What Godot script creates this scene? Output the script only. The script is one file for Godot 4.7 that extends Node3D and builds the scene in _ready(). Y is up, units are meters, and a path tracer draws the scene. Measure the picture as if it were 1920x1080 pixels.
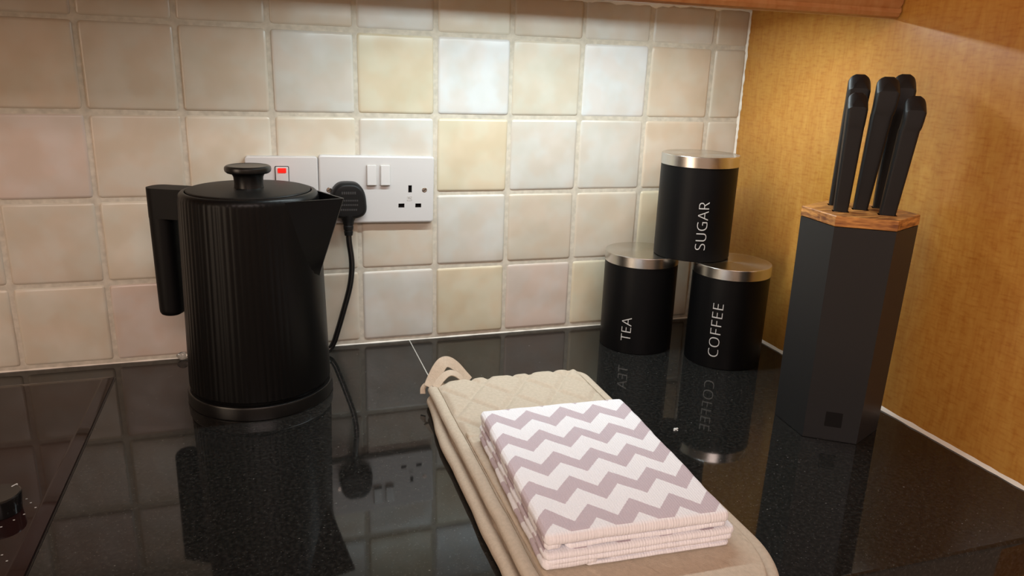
extends Node3D
# A kitchen worktop corner: tiled wall at z = 0, counter top at y = 0, wooden end panel at x = 0.854.

const EXPOSURE := 1.04
const PANEL_X := 0.8545
const TILE_TOP := 0.4555          # underside of the wall cabinets
const ROWS := [0.4035, 0.3035, 0.2035, 0.1035]
var M := {}
var rng := RandomNumberGenerator.new()
var soft := FastNoiseLite.new()


# ------------------------------------------------------------------ mesh building
class Shape:
	var v := PackedVector3Array()
	var uv := PackedVector2Array()
	var has_uv := false

	func tri(a: Vector3, b: Vector3, c: Vector3, ua := Vector2.ZERO, ub := Vector2.ZERO, uc := Vector2.ZERO) -> void:
		if (b - a).cross(c - a).length_squared() < 1e-20:
			return
		v.append(a); v.append(b); v.append(c)
		uv.append(ua); uv.append(ub); uv.append(uc)

	func quad(a: Vector3, b: Vector3, c: Vector3, d: Vector3, ua := Vector2.ZERO, ub := Vector2.ZERO, uc := Vector2.ZERO, ud := Vector2.ZERO) -> void:
		tri(a, b, c, ua, ub, uc)
		tri(a, c, d, ua, uc, ud)

	# rings of equal length, closed around; caps are fans
	func loft(rings: Array, cap_start := true, cap_end := true, uvs := false) -> void:
		var n: int = rings[0].size()
		for i in rings.size() - 1:
			for j in n:
				var k := (j + 1) % n
				if uvs:
					var a := float(i) / (rings.size() - 1)
					var b := float(i + 1) / (rings.size() - 1)
					var s := float(j) / n
					var t := float(j + 1) / n
					quad(rings[i][j], rings[i][k], rings[i + 1][k], rings[i + 1][j], Vector2(s, a), Vector2(t, a), Vector2(t, b), Vector2(s, b))
				else:
					quad(rings[i][j], rings[i][k], rings[i + 1][k], rings[i + 1][j])
		if cap_start:
			fan(rings[0], true)
		if cap_end:
			fan(rings[rings.size() - 1], false)

	func fan(ring: PackedVector3Array, turned: bool) -> void:
		var c := Vector3.ZERO
		for p in ring:
			c += p
		c /= ring.size()
		for j in ring.size():
			var k := (j + 1) % ring.size()
			if turned:
				tri(c, ring[k], ring[j])
			else:
				tri(c, ring[j], ring[k])

	func box(lo: Vector3, hi: Vector3, bevel := 0.0) -> void:
		var b := minf(bevel, 0.49 * minf(hi.x - lo.x, minf(hi.y - lo.y, hi.z - lo.z)))
		if b <= 0.0:
			var r0 := PackedVector3Array([Vector3(lo.x, lo.y, lo.z), Vector3(hi.x, lo.y, lo.z), Vector3(hi.x, lo.y, hi.z), Vector3(lo.x, lo.y, hi.z)])
			var r1 := PackedVector3Array()
			for p in r0:
				r1.append(Vector3(p.x, hi.y, p.z))
			loft([r0, r1])
			return
		var rings := []
		for s in [[lo.y, b], [lo.y + b, 0.0], [hi.y - b, 0.0], [hi.y, b]]:
			var y: float = s[0]
			var i: float = s[1]
			var r := PackedVector3Array()
			for c in [[lo.x, lo.z, 1, 1], [hi.x, lo.z, -1, 1], [hi.x, hi.z, -1, -1], [lo.x, hi.z, 1, -1]]:
				var px: float = c[0] + c[2] * i
				var pz: float = c[1] + c[3] * i
				var first := Vector3(px + c[2] * b, y, pz)
				var second := Vector3(px, y, pz + c[3] * b)
				if c[2] * c[3] > 0:
					r.append(second); r.append(first)
				else:
					r.append(first); r.append(second)
			rings.append(r)
		loft(rings)

	func lathe(profile: Array, n: int, centre := Vector3.ZERO) -> void:
		for i in profile.size() - 1:
			var p: Vector2 = profile[i]
			var q: Vector2 = profile[i + 1]
			for j in n:
				var a := TAU * j / n
				var b := TAU * (j + 1) / n
				var s := float(j) / n
				var t := float(j + 1) / n
				quad(centre + Vector3(p.x * cos(a), p.y, p.x * sin(a)), centre + Vector3(p.x * cos(b), p.y, p.x * sin(b)), centre + Vector3(q.x * cos(b), q.y, q.x * sin(b)), centre + Vector3(q.x * cos(a), q.y, q.x * sin(a)), Vector2(s, p.y * 10 + p.x * 5), Vector2(t, p.y * 10 + p.x * 5), Vector2(t, q.y * 10 + q.x * 5), Vector2(s, q.y * 10 + q.x * 5))

	func tube(path: PackedVector3Array, radii: Array, n := 12) -> void:
		var rings := []
		var side := Vector3.ZERO
		for i in path.size():
			var d := (path[mini(i + 1, path.size() - 1)] - path[maxi(i - 1, 0)]).normalized()
			if side == Vector3.ZERO:
				side = d.cross(Vector3(0.31, 0.17, 0.93)).normalized()
			side = (side - d * side.dot(d)).normalized()
			var up := d.cross(side)
			var r := PackedVector3Array()
			var rad: float = radii[mini(i, radii.size() - 1)]
			for j in n:
				var a := TAU * j / n
				r.append(path[i] + (side * cos(a) + up * sin(a)) * rad)
			rings.append(r)
		loft(rings)

	# flat strap of the given width and thickness whose broad side is turned towards face
	func strap(path: PackedVector3Array, face: Vector3, width: float, t: float) -> void:
		var rings := []
		for i in path.size():
			var d := (path[mini(i + 1, path.size() - 1)] - path[maxi(i - 1, 0)]).normalized()
			var h := face.cross(d).normalized() * width * (1.0 - 0.55 * pow(float(i) / path.size(), 2.0)) * 0.5
			var n := d.cross(h).normalized() * t * 0.5
			rings.append(PackedVector3Array([path[i] - h * 0.95 - n, path[i] + h * 0.95 - n, path[i] + h, path[i] + h * 0.95 + n, path[i] - h * 0.95 + n, path[i] - h]))
		loft(rings)

	func commit(angle := 38.0, keep_side := false) -> ArrayMesh:
		var total := 0.0
		var mid := Vector3.ZERO
		for p in v:
			mid += p
		mid /= maxi(v.size(), 1)
		for i in range(0, v.size(), 3):
			total += (v[i] - mid).dot((v[i + 1] - mid).cross(v[i + 2] - mid))
		if total > 0.0 and not keep_side:      # front faces run clockwise
			for i in range(0, v.size(), 3):
				var p := v[i + 1]; v[i + 1] = v[i + 2]; v[i + 2] = p
				var t := uv[i + 1]; uv[i + 1] = uv[i + 2]; uv[i + 2] = t
		var faces := PackedVector3Array()
		var at := {}
		for i in range(0, v.size(), 3):
			var n := (v[i + 2] - v[i]).cross(v[i + 1] - v[i])
			faces.append(n)
			for k in 3:
				var key := Vector3i((v[i + k] * 50000.0).round())
				if not at.has(key):
					at[key] = PackedInt32Array()
				at[key].append(i / 3)
		var limit := cos(deg_to_rad(angle))
		var units := PackedVector3Array()
		for n in faces:
			units.append(n.normalized())
		var normals := PackedVector3Array()
		for i in v.size():
			var f := i / 3
			var sum := Vector3.ZERO
			for g in at[Vector3i((v[i] * 50000.0).round())]:
				if units[g].dot(units[f]) >= limit:
					sum += faces[g]
			normals.append(sum.normalized() if sum.length_squared() > 0.0 else units[f])
		var a := []
		a.resize(Mesh.ARRAY_MAX)
		a[Mesh.ARRAY_VERTEX] = v
		a[Mesh.ARRAY_NORMAL] = normals
		a[Mesh.ARRAY_TEX_UV] = uv
		var m := ArrayMesh.new()
		m.add_surface_from_arrays(Mesh.PRIMITIVE_TRIANGLES, a)
		return m


func ring_rounded(w: float, h: float, r: float, per := 5) -> PackedVector2Array:
	var out := PackedVector2Array()
	r = minf(r, minf(w, h) * 0.499)
	for c in [[w / 2 - r, h / 2 - r, 0.0], [-w / 2 + r, h / 2 - r, PI / 2], [-w / 2 + r, -h / 2 + r, PI], [w / 2 - r, -h / 2 + r, PI * 1.5]]:
		for k in per:
			var a: float = c[2] + PI / 2 * k / (per - 1)
			out.append(Vector2(c[0] + r * cos(a), c[1] + r * sin(a)))
	return out


# a rounded plate in the xy plane from z0 to z1 whose front edge is bevelled
func plate(w: float, h: float, r: float, z0: float, z1: float, bevel: float) -> Shape:
	var s := Shape.new()
	var rings := []
	for k in [[z0, 0.0], [z1 - bevel, 0.0], [z1 - bevel * 0.3, bevel * 0.3], [z1, bevel]]:
		var ring := PackedVector3Array()
		for p in ring_rounded(w - 2 * k[1], h - 2 * k[1], maxf(r - k[1], 0.0003)):
			ring.append(Vector3(p.x, p.y, k[0]))
		rings.append(ring)
	s.loft(rings)
	return s


# soft flat thing in the xz plane: rows along z, ext(z) gives its left and right edge there, top and bottom give y
func cushion(length: float, zs: Array, sides: Array, ext: Callable, top: Callable, bottom: Callable, uv_size := 0.25, uv_shift := Vector2.ZERO, plain_from := 99.0) -> Shape:
	var s := Shape.new()
	var up := []
	var down := []
	var tex := []
	for z in zs:
		var e: Vector2 = ext.call(z)
		var ru := PackedVector3Array()
		var rd := PackedVector3Array()
		var rt := PackedVector2Array()
		var w := e.y - e.x
		var xs := []
		for d in sides:
			if d < w * 0.5:
				xs.append(d)
			else:
				xs.append(w * 0.5 - 0.00001 * (sides.size()))
		var inner := 80 if uv_size == 0.2501 else 40
		var line := []
		for d in xs:
			line.append(e.x + d)
		var from: float = xs[xs.size() - 1]
		for k in range(1, inner):
			line.append(lerpf(e.x + from, e.y - from, float(k) / inner))
		for k in range(xs.size() - 1, -1, -1):
			line.append(e.y - xs[k])
		for x in line:
			var d := maxf(0.0, minf(minf(x - e.x, e.y - x), minf(z, length - z)))
			ru.append(Vector3(x, top.call(x, z, d), z))
			rd.append(Vector3(x, bottom.call(x, z, d), z))
			rt.append(Vector2(x, z) / uv_size + uv_shift)
		up.append(ru); down.append(rd); tex.append(rt)
	for i in up.size() - 1:
		if zs[i] > plain_from:
			for j in tex[i].size():
				tex[i][j].y = 0.985
				tex[i + 1][j].y = 0.985
		for j in up[i].size() - 1:
			s.quad(up[i][j], up[i][j + 1], up[i + 1][j + 1], up[i + 1][j], tex[i][j], tex[i][j + 1], tex[i + 1][j + 1], tex[i + 1][j])
			s.quad(down[i][j], down[i + 1][j], down[i + 1][j + 1], down[i][j + 1], tex[i][j], tex[i + 1][j], tex[i + 1][j + 1], tex[i][j + 1])
	return s


func edge_round(d: float, r: float) -> float:
	var q := clampf(d / r, 0.0, 1.0)
	return sqrt(maxf(0.0, 1.0 - (1.0 - q) * (1.0 - q)))


# ------------------------------------------------------------------ nodes
func numbered(called: String) -> String:
	if not has_node(called):
		return called
	var k := 1
	while has_node("%s_%03d" % [called, k]):
		k += 1
	return "%s_%03d" % [called, k]


func tag(o: Node, label := "", category := "", group := "", kind := "") -> void:
	if label: o.set_meta("label", label)
	if category: o.set_meta("category", category)
	if group: o.set_meta("group", group)
	if kind: o.set_meta("kind", kind)


func thing(called: String, label: String, category: String, at := Vector3.ZERO, turn := 0.0, group := "") -> Node3D:
	var o := Node3D.new()
	o.name = numbered(called)
	add_child(o, true)
	o.position = at
	o.rotation.y = turn
	tag(o, label, category, group)
	return o


func obj(called: String, mesh: Mesh, material: Material, parent: Node = self, at := Vector3.ZERO) -> MeshInstance3D:
	var o := MeshInstance3D.new()
	o.name = numbered(called) if parent == self else part_name(called, parent)
	o.mesh = mesh
	o.material_override = material
	o.position = at
	o.cast_shadow = GeometryInstance3D.SHADOW_CASTING_SETTING_ON
	parent.add_child(o, true)
	return o


func part_name(called: String, parent: Node) -> String:
	if not parent.has_node(called):
		return called
	var k := 1
	while parent.has_node("%s_%03d" % [called, k]):
		k += 1
	return "%s_%03d" % [called, k]


func struct(called: String, mesh: Mesh, material: Material) -> MeshInstance3D:
	var o := obj(called, mesh, material)
	tag(o, "", "", "", "structure")
	return o


func boxy(lo: Vector3, hi: Vector3, bevel := 0.0) -> ArrayMesh:
	var s := Shape.new()
	s.box(lo, hi, bevel)
	return s.commit(20.0)


# ------------------------------------------------------------------ materials
func lin(r: float, g: float, b: float) -> Color:
	return Color(r, g, b).linear_to_srgb()


func mat(called: String, color: Color, rough := 0.6, metal := 0.0) -> StandardMaterial3D:
	var m := StandardMaterial3D.new()
	m.resource_name = called
	m.albedo_color = color
	m.roughness = rough
	m.metallic = metal
	M[called] = m
	return m


func noise(frequency: float, octaves: int, sd: int) -> FastNoiseLite:
	var n := FastNoiseLite.new()
	n.noise_type = FastNoiseLite.TYPE_SIMPLEX_SMOOTH
	n.frequency = frequency
	n.fractal_octaves = octaves
	n.seed = sd
	return n


func tri(m: StandardMaterial3D, per_metre: float, world := true) -> void:
	m.uv1_triplanar = true
	m.uv1_world_triplanar = world
	m.uv1_scale = Vector3.ONE * per_metre
	m.uv1_triplanar_sharpness = 4.0


func noise_image(size: int, n: FastNoiseLite, lo: float, hi: float) -> Image:
	var src := n.get_seamless_image(size, size)
	var im := Image.create(size, size, false, Image.FORMAT_RGB8)
	for y in size:
		for x in size:
			var t := lerpf(lo, hi, src.get_pixel(x, y).r)
			im.set_pixel(x, y, Color(t, t, t))
	return im


func make_materials() -> void:
	# tile glazes: cloudy, hand-made
	var cloud := Image.create(512, 512, false, Image.FORMAT_RGB8)
	var c1 := noise(0.012, 3, 4).get_seamless_image(512, 512)
	var c2 := noise(0.016, 3, 9).get_seamless_image(512, 512)
	for y in 512:
		for x in 512:
			var a := smoothstep(0.25, 0.75, c1.get_pixel(x, y).r)
			var b := smoothstep(0.25, 0.75, c2.get_pixel(x, y).r)
			var base := Color(0.97, 0.967, 0.955).lerp(Color(1.0, 1.0, 1.0), a)
			cloud.set_pixel(x, y, base.lerp(base * Color(1.0, 0.97, 0.95), b))
	var cloud_tex := ImageTexture.create_from_image(cloud)
	var glaze := {"white": lin(0.622, 0.636, 0.634), "grey": lin(0.554, 0.550, 0.510), "yellow": lin(0.580, 0.533, 0.405), "peach": lin(0.571, 0.507, 0.414), "beige": lin(0.538, 0.499, 0.422), "pink": lin(0.554, 0.490, 0.440), "cream": lin(0.588, 0.559, 0.475)}
	for k in glaze:
		var m := mat("glaze_" + k, glaze[k], 0.3)
		m.albedo_texture = cloud_tex
		tri(m, 2.3)
	var g := mat("grout", lin(0.60, 0.55, 0.455), 0.85)
	g.albedo_texture = ImageTexture.create_from_image(noise_image(256, noise(0.06, 3, 2), 0.86, 1.0))
	tri(g, 6.0)
	mat("plaster", lin(0.42, 0.37, 0.31), 0.9)
	mat("ceiling", lin(0.72, 0.66, 0.58), 0.95)
	mat("floor", lin(0.30, 0.22, 0.15), 0.5)
	mat("sealant", lin(0.72, 0.68, 0.60), 0.45)

	# black granite, flecked
	var gr := Image.create(1024, 1024, false, Image.FORMAT_RGB8)
	var fine := noise(0.09, 3, 21).get_seamless_image(1024, 1024)
	for y in 1024:
		for x in 1024:
			var t := 0.062 + 0.10 * pow(fine.get_pixel(x, y).r, 2.0) + rng.randf() * 0.03
			gr.set_pixel(x, y, Color(t, t * 0.98, t * 0.93))
	for i in 15000:
		var p := Vector2i(rng.randi_range(0, 1021), rng.randi_range(0, 1021))
		var t := rng.randf_range(0.13, 0.22) if rng.randf() < 0.985 else rng.randf_range(0.26, 0.42)
		gr.fill_rect(Rect2i(p, Vector2i(rng.randi_range(1, 3), rng.randi_range(1, 2))), Color(t, t * 0.99, t * 0.95))
	var granite := mat("granite", Color.WHITE, 0.045)
	granite.metallic_specular = 0.43
	granite.albedo_texture = ImageTexture.create_from_image(gr)
	tri(granite, 2.2)
	mat("joint", lin(0.45, 0.44, 0.40), 0.5)

	# maple laminate: long pale grain with small cross flecks
	var wood := Image.create(1024, 1024, false, Image.FORMAT_RGB8)
	var n1 := noise(0.010, 4, 31)
	var n2 := noise(0.05, 3, 32)
	var n3 := noise(0.012, 2, 33)
	for y in 1024:
		for x in 1024:
			var w := n3.get_noise_2d(x * 0.6, y * 0.25) * 14.0
			var a := n1.get_noise_2d((x + w) * 3.0, y * 0.35) * 0.5 + 0.5
			var b := n2.get_noise_2d(x * 0.9 + w, y * 0.5) * 0.5 + 0.5
			var c := pow(clampf(n2.get_noise_2d(x * 2.2 + 400.0, y * 0.30 + w) * 0.5 + 0.5, 0.0, 1.0), 3.0)
			var e := pow(clampf(n2.get_noise_2d(x * 0.5, y * 2.4 + 900.0) * 0.5 + 0.5, 0.0, 1.0), 4.0)
			var t := 0.90 + 0.07 * a + 0.05 * b - 0.07 * c - 0.13 * e
			wood.set_pixel(x, y, Color(minf(t * 1.0, 1.0), minf(t * t * 1.02, 1.0), minf(t * t * t, 1.0)))
	var wood_tex := ImageTexture.create_from_image(wood)
	var maple := mat("maple", lin(0.56, 0.290, 0.066), 0.30)
	maple.albedo_texture = wood_tex
	tri(maple, 1.9)
	var rail := mat("rail_wood", lin(0.40, 0.20, 0.085), 0.35)
	rail.albedo_texture = wood_tex
	tri(rail, 1.3)
	# acacia block top
	var ac := Image.create(512, 512, false, Image.FORMAT_RGB8)
	for y in 512:
		for x in 512:
			var a := n1.get_noise_2d(x * 0.8 + 30.0 * n3.get_noise_2d(x * 1.5, y * 1.5), y * 5.0) * 0.5 + 0.5
			var b := n2.get_noise_2d(x * 0.6, y * 4.0) * 0.5 + 0.5
			var t := clampf(a * 0.75 + b * 0.35, 0.0, 1.0)
			ac.set_pixel(x, y, Color(0.36, 0.19, 0.09).lerp(Color(0.86, 0.62, 0.33), smoothstep(0.15, 0.9, t)))
	var aca := mat("acacia", Color.WHITE, 0.4)
	aca.albedo_texture = ImageTexture.create_from_image(ac)
	tri(aca, 5.0, false)

	mat("matt_black", lin(0.004, 0.004, 0.004), 0.30)
	mat("kettle_black", lin(0.0035, 0.0035, 0.0035), 0.36)
	mat("lid_black", lin(0.007, 0.0065, 0.006), 0.45)
	mat("handle_black", lin(0.0035, 0.0035, 0.0035), 0.5)
	mat("canister_black", lin(0.0035, 0.0035, 0.0038), 0.42)
	mat("block_black", lin(0.016, 0.0165, 0.0175), 0.40)
	mat("emblem_black", lin(0.007, 0.007, 0.007), 0.45)
	mat("knife_black", lin(0.007, 0.007, 0.0075), 0.45)
	mat("rubber", lin(0.010, 0.010, 0.010), 0.4)
	mat("cable_black", lin(0.008, 0.008, 0.008), 0.22)
	for k in ["matt_black", "kettle_black", "lid_black", "handle_black", "canister_black", "block_black", "emblem_black", "knife_black", "rubber"]:
		(M[k] as StandardMaterial3D).metallic_specular = 0.4 if k in ["block_black", "knife_black"] else 0.5 if k == "matt_black" else 0.28
	mat("knob_black", lin(0.008, 0.008, 0.008), 0.18)
	mat("void", lin(0.004, 0.004, 0.004), 0.9)
	mat("blade", lin(0.55, 0.55, 0.55), 0.3, 1.0)
	var steel := mat("brushed_steel", lin(0.64, 0.63, 0.60), 0.22, 1.0)
	steel.anisotropy_enabled = true
	steel.anisotropy = 0.7
	mat("steel_bright", lin(0.66, 0.64, 0.60), 0.22, 1.0)
	mat("lettering", lin(0.52, 0.52, 0.51), 0.5)
	mat("white_plastic", lin(0.54, 0.530, 0.52), 0.32)
	mat("mark_grey", lin(0.50, 0.48, 0.45), 0.5)
	mat("emboss", lin(0.030, 0.030, 0.030), 0.5)
	var neon := mat("neon_red", lin(0.55, 0.01, 0.008), 0.25)
	neon.emission_enabled = true
	neon.emission = lin(0.9, 0.02, 0.01)
	neon.emission_energy_multiplier = 0.55
	var glass := mat("hob_glass", lin(0.015, 0.006, 0.0058), 0.04)
	glass.metallic_specular = 0.34
	mat("hob_edge", lin(0.004, 0.003, 0.003), 0.3)
	mat("print_white", lin(0.5, 0.5, 0.48), 0.6)
	var clear := mat("clear_plastic", Color(0.9, 0.9, 0.9, 0.08), 0.06)
	clear.refraction_enabled = true
	clear.refraction_scale = 0.05

	# cotton of the oven glove
	var weave := noise_image(256, noise(0.35, 2, 51), 0.0, 1.0)
	var cot := mat("cotton", lin(0.53, 0.450, 0.355), 0.95)
	cot.albedo_texture = ImageTexture.create_from_image(noise_image(256, noise(0.10, 3, 52), 0.93, 1.0))
	cot.heightmap_enabled = true
	cot.heightmap_texture = ImageTexture.create_from_image(weave)
	cot.heightmap_scale = 0.03
	tri(cot, 8.0)
	mat("stitch", lin(0.40, 0.33, 0.25), 0.9)
	# chevron terry cloth
	var ch := Image.create(1024, 1024, false, Image.FORMAT_RGB8)
	var tn := noise(0.16, 2, 61)
	var bump := Image.create(1024, 1024, false, Image.FORMAT_RGB8)
	for y in 1024:
		for x in 1024:
			var u := x / 1024.0 * 0.25
			var w := y / 1024.0 * 0.25
			var zig := absf(fposmod((u - 0.0098) / 0.0336 + 0.5, 1.0) - 0.5) * 2.0 * 0.0188
			var jig := tn.get_noise_2d(x, y) * 0.0006
			var q := fposmod((w - zig + jig - 0.0092) / 0.0404, 1.0)
			var edge := smoothstep(0.0, 0.02, q) * (1.0 - smoothstep(0.46, 0.48, q)) * float(y < 980)
			var f := 0.965 + 0.05 * tn.get_noise_2d(x * 1.3 + 77.0, y * 1.3)
			var c := Color(0.935, 0.935, 0.955).lerp(Color(0.775, 0.722, 0.755), edge) * f
			ch.set_pixel(x, y, Color(minf(c.r, 1), minf(c.g, 1), minf(c.b, 1)))
			var h := 0.5 + 0.5 * tn.get_noise_2d(x * 1.7, y * 1.7) * 0.5 + 0.18 * sin(u * TAU / 0.0022)
			bump.set_pixel(x, y, Color(h, h, h))
	var terry := mat("terry", Color.WHITE, 1.0)
	terry.albedo_texture = ImageTexture.create_from_image(ch)
	terry.heightmap_enabled = true
	terry.heightmap_texture = ImageTexture.create_from_image(bump)
	terry.heightmap_scale = 0.05


# ------------------------------------------------------------------ the scene
func _ready() -> void:
	rng.seed = 7
	soft = noise(1.0, 2, 5)
	var cam := Camera3D.new()
	cam.name = "camera"
	cam.keep_aspect = Camera3D.KEEP_HEIGHT
	cam.fov = 42.18
	cam.near = 0.02
	cam.position = Vector3(0.18798, 0.36752, 0.96728)
	cam.rotation_order = EULER_ORDER_YXZ
	cam.rotation_degrees = Vector3(-16.488, -18.551, 1.971)
	add_child(cam)
	cam.current = true

	var world := WorldEnvironment.new()
	world.name = "environment"
	var e := Environment.new()
	e.background_mode = Environment.BG_COLOR
	e.background_color = Color.BLACK
	e.tonemap_mode = Environment.TONE_MAPPER_LINEAR
	e.tonemap_exposure = EXPOSURE
	e.sdfgi_enabled = true
	e.ssao_enabled = true
	e.ssil_enabled = true
	world.environment = e
	add_child(world)

	make_materials()
	cabinet_light(Vector3(0.50, TILE_TOP, 0.185), 0.48, lin(0.86, 1.0, 1.03), 0.218)
	ceiling_light(Vector3(0.0, 1.45, 2.35), Vector2(1.5, 0.8), lin(1.0, 0.80, 0.74), 4.2)
	glazed_door(Vector3(-1.68, 0.0, 1.55), Vector2(1.1, 1.2), lin(1.0, 0.78, 0.58), 1.15)

	room()
	tiled_wall()
	worktop()
	cabinets()
	sockets()
	hob()
	kettle()
	power_cord()
	canisters()
	knife_block()
	oven_glove()
	tea_towels()
	clear_clip()
	crumb()


func area(o: Node3D, at: Vector3, size: Vector2, color: Color, energy: float) -> void:
	var l := AreaLight3D.new()
	l.name = "light"
	l.position = at
	l.rotation_degrees = Vector3(-90, 0, 0)
	l.area_size = size
	l.light_color = color
	l.light_energy = energy
	l.area_range = 8.0
	l.area_attenuation = 2.0
	l.shadow_enabled = true
	o.add_child(l)


func cabinet_light(at: Vector3, length: float, color: Color, energy: float) -> void:
	# a slim channel: the diffuser sits a little above the channel's lips
	var t := thing("cabinet_light", "slim white light bar fixed under the wall cabinet, above the tiles", "lamp", at)
	var s := Shape.new()
	var x := length / 2 + 0.003
	var rings := []
	for q in [-x, x]:
		rings.append(PackedVector3Array([Vector3(q, 0, -0.023), Vector3(q, 0, 0.023), Vector3(q, -0.0085, 0.023), Vector3(q, -0.0085, 0.0215), Vector3(q, -0.0050, 0.0190), Vector3(q, -0.0050, -0.0190), Vector3(q, -0.0085, -0.0215), Vector3(q, -0.0085, -0.023)]))
	s.loft(rings, false, false)
	s.box(Vector3(-x - 0.002, -0.0085, -0.023), Vector3(-x, 0, 0.023))
	s.box(Vector3(x, -0.0085, -0.023), Vector3(x + 0.002, 0, 0.023))
	obj("housing", s.commit(20.0, false), M.white_plastic, t)
	var d := mat("lamp_diffuser", Color.WHITE, 0.5)
	d.emission_enabled = true
	d.emission = color
	d.emission_energy_multiplier = 1.5
	obj("diffuser", boxy(Vector3(-length / 2, -0.0058, -0.008), Vector3(length / 2, -0.0051, 0.008)), d, t)
	area(t, Vector3(0, -0.0061, 0), Vector2(length, 0.014), color, energy)


func ceiling_light(at: Vector3, size: Vector2, color: Color, energy: float) -> void:
	var t := thing("ceiling_light", "large square-edged light panel on the kitchen ceiling", "lamp", at)
	obj("frame", boxy(Vector3(-size.x / 2 - 0.02, -0.05, -size.y / 2 - 0.02), Vector3(size.x / 2 + 0.02, 0, size.y / 2 + 0.02), 0.004), M.white_plastic, t)
	var d := mat("ceiling_diffuser", Color.WHITE, 0.6)
	d.emission_enabled = true
	d.emission = color
	d.emission_energy_multiplier = 1.2
	obj("diffuser", boxy(Vector3(-size.x / 2, -0.055, -size.y / 2), Vector3(size.x / 2, -0.0501, size.y / 2)), d, t)
	area(t, Vector3(0, -0.058, 0), size, color, energy)


# a door in the left wall, behind the camera's left shoulder: its frosted pane is lit from the next room
func glazed_door(at: Vector3, size: Vector2, color: Color, energy: float) -> void:
	var t := Node3D.new()
	t.name = "door_1"
	add_child(t)
	t.position = at
	tag(t, "", "", "", "structure")
	var w := size.x / 2 + 0.09
	for b in [[-0.91, -0.30, -w, w], [0.9 + 0.002, 1.04, -w, w], [-0.30, 0.902, -w, -size.x / 2], [-0.30, 0.902, size.x / 2, w]]:
		obj("door_frame", boxy(Vector3(0.0, b[0], b[2]), Vector3(0.045, b[1], b[3]), 0.003), M.maple, t)
	var d := mat("lit_frosted_pane", Color(0.8, 0.8, 0.78), 0.5)
	d.emission_enabled = true
	d.emission = color
	d.emission_energy_multiplier = 0.9
	obj("window_pane", boxy(Vector3(0.008, -0.30, -size.x / 2), Vector3(0.016, 0.902, size.x / 2)), d, t)
	obj("door_handle", boxy(Vector3(0.045, 0.08, -w + 0.03), Vector3(0.085, 0.10, -w + 0.15), 0.006), M.steel_bright, t)
	var l := AreaLight3D.new()
	l.name = "light"
	l.position = Vector3(0.05, 0.3, 0)
	l.rotation_degrees = Vector3(0, -90, 0)
	l.area_size = size
	l.light_color = color
	l.light_energy = energy
	l.area_range = 8.0
	l.area_attenuation = 2.0
	l.shadow_enabled = true
	t.add_child(l)


func room() -> void:
	struct("floor", boxy(Vector3(-1.8, -1.0, -0.12), Vector3(1.8, -0.91, 3.2)), M.floor)
	struct("ceiling", boxy(Vector3(-1.8, 1.45, -0.12), Vector3(1.8, 1.55, 3.2)), M.ceiling)
	struct("wall_left", boxy(Vector3(-1.8, -0.91, -0.12), Vector3(-1.68, 1.45, 3.2)), M.plaster)
	struct("wall_right", boxy(Vector3(1.68, -0.91, -0.12), Vector3(1.8, 1.45, 3.2)), M.plaster)
	struct("wall_front", boxy(Vector3(-1.68, -0.91, 3.08), Vector3(1.68, 1.45, 3.2)), M.plaster)


func tiled_wall() -> void:
	var w := Node3D.new()
	w.name = "wall_back"
	add_child(w)
	tag(w, "", "", "", "structure")
	obj("plaster", boxy(Vector3(-1.68, -0.91, -0.12), Vector3(1.68, 1.45, -0.006)), M.plaster, w)
	obj("grout", boxy(Vector3(-0.96, -0.002, -0.006), Vector3(PANEL_X, TILE_TOP, 0.0025)), M.grout, w)
	var looks := {   # row, column -> glaze, as the photograph shows them
		"0,2": "beige", "0,3": "grey", "0,4": "cream", "0,5": "beige", "0,6": "grey", "0,7": "grey", "0,8": "beige", "0,-1": "beige", "0,0": "beige", "0,1": "beige",
		"1,-1": "peach", "1,0": "beige", "1,1": "beige", "1,2": "grey", "1,3": "yellow", "1,4": "white", "1,5": "cream", "1,6": "white", "1,7": "peach", "1,8": "beige",
		"2,-1": "pink", "2,0": "beige", "2,1": "cream", "2,2": "cream", "2,3": "grey", "2,4": "yellow", "2,5": "grey", "2,6": "grey", "2,7": "peach", "2,8": "beige",
		"3,-1": "beige", "3,0": "cream", "3,-2": "beige", "3,1": "cream", "3,2": "beige", "3,3": "beige", "3,4": "grey", "3,5": "beige", "3,6": "beige", "3,7": "yellow", "3,8": "grey",
		"4,-2": "cream", "4,-1": "cream", "4,0": "pink", "4,1": "cream", "4,2": "beige", "4,3": "grey", "4,4": "yellow", "4,5": "pink", "4,6": "yellow", "4,7": "cream", "4,8": "grey",
	}
	var kinds := ["beige", "cream", "grey", "pink", "peach", "white"]
	for r in 5:
		var top: float = TILE_TOP if r == 0 else ROWS[r - 1]
		var low: float = ROWS[r] if r < 4 else 0.0052
		for c in range(-9, 9):
			var x0 := c * 0.1
			var x1 := minf(x0 + 0.1, PANEL_X + 0.0005)
			var g := 0.0020
			var kind: String = looks.get("%d,%d" % [r, c], kinds[rng.randi() % kinds.size()])
			var lo := Vector2(x0 + g, low + (g if r < 4 else 0.0))
			var hi := Vector2(x1 - g, top - (g if r > 0 else 0.001))
			var o := obj("tile", tile(lo, hi), M["glaze_" + kind], w)
			o.position = Vector3((lo.x + hi.x) / 2, (lo.y + hi.y) / 2, 0.0)


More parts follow.
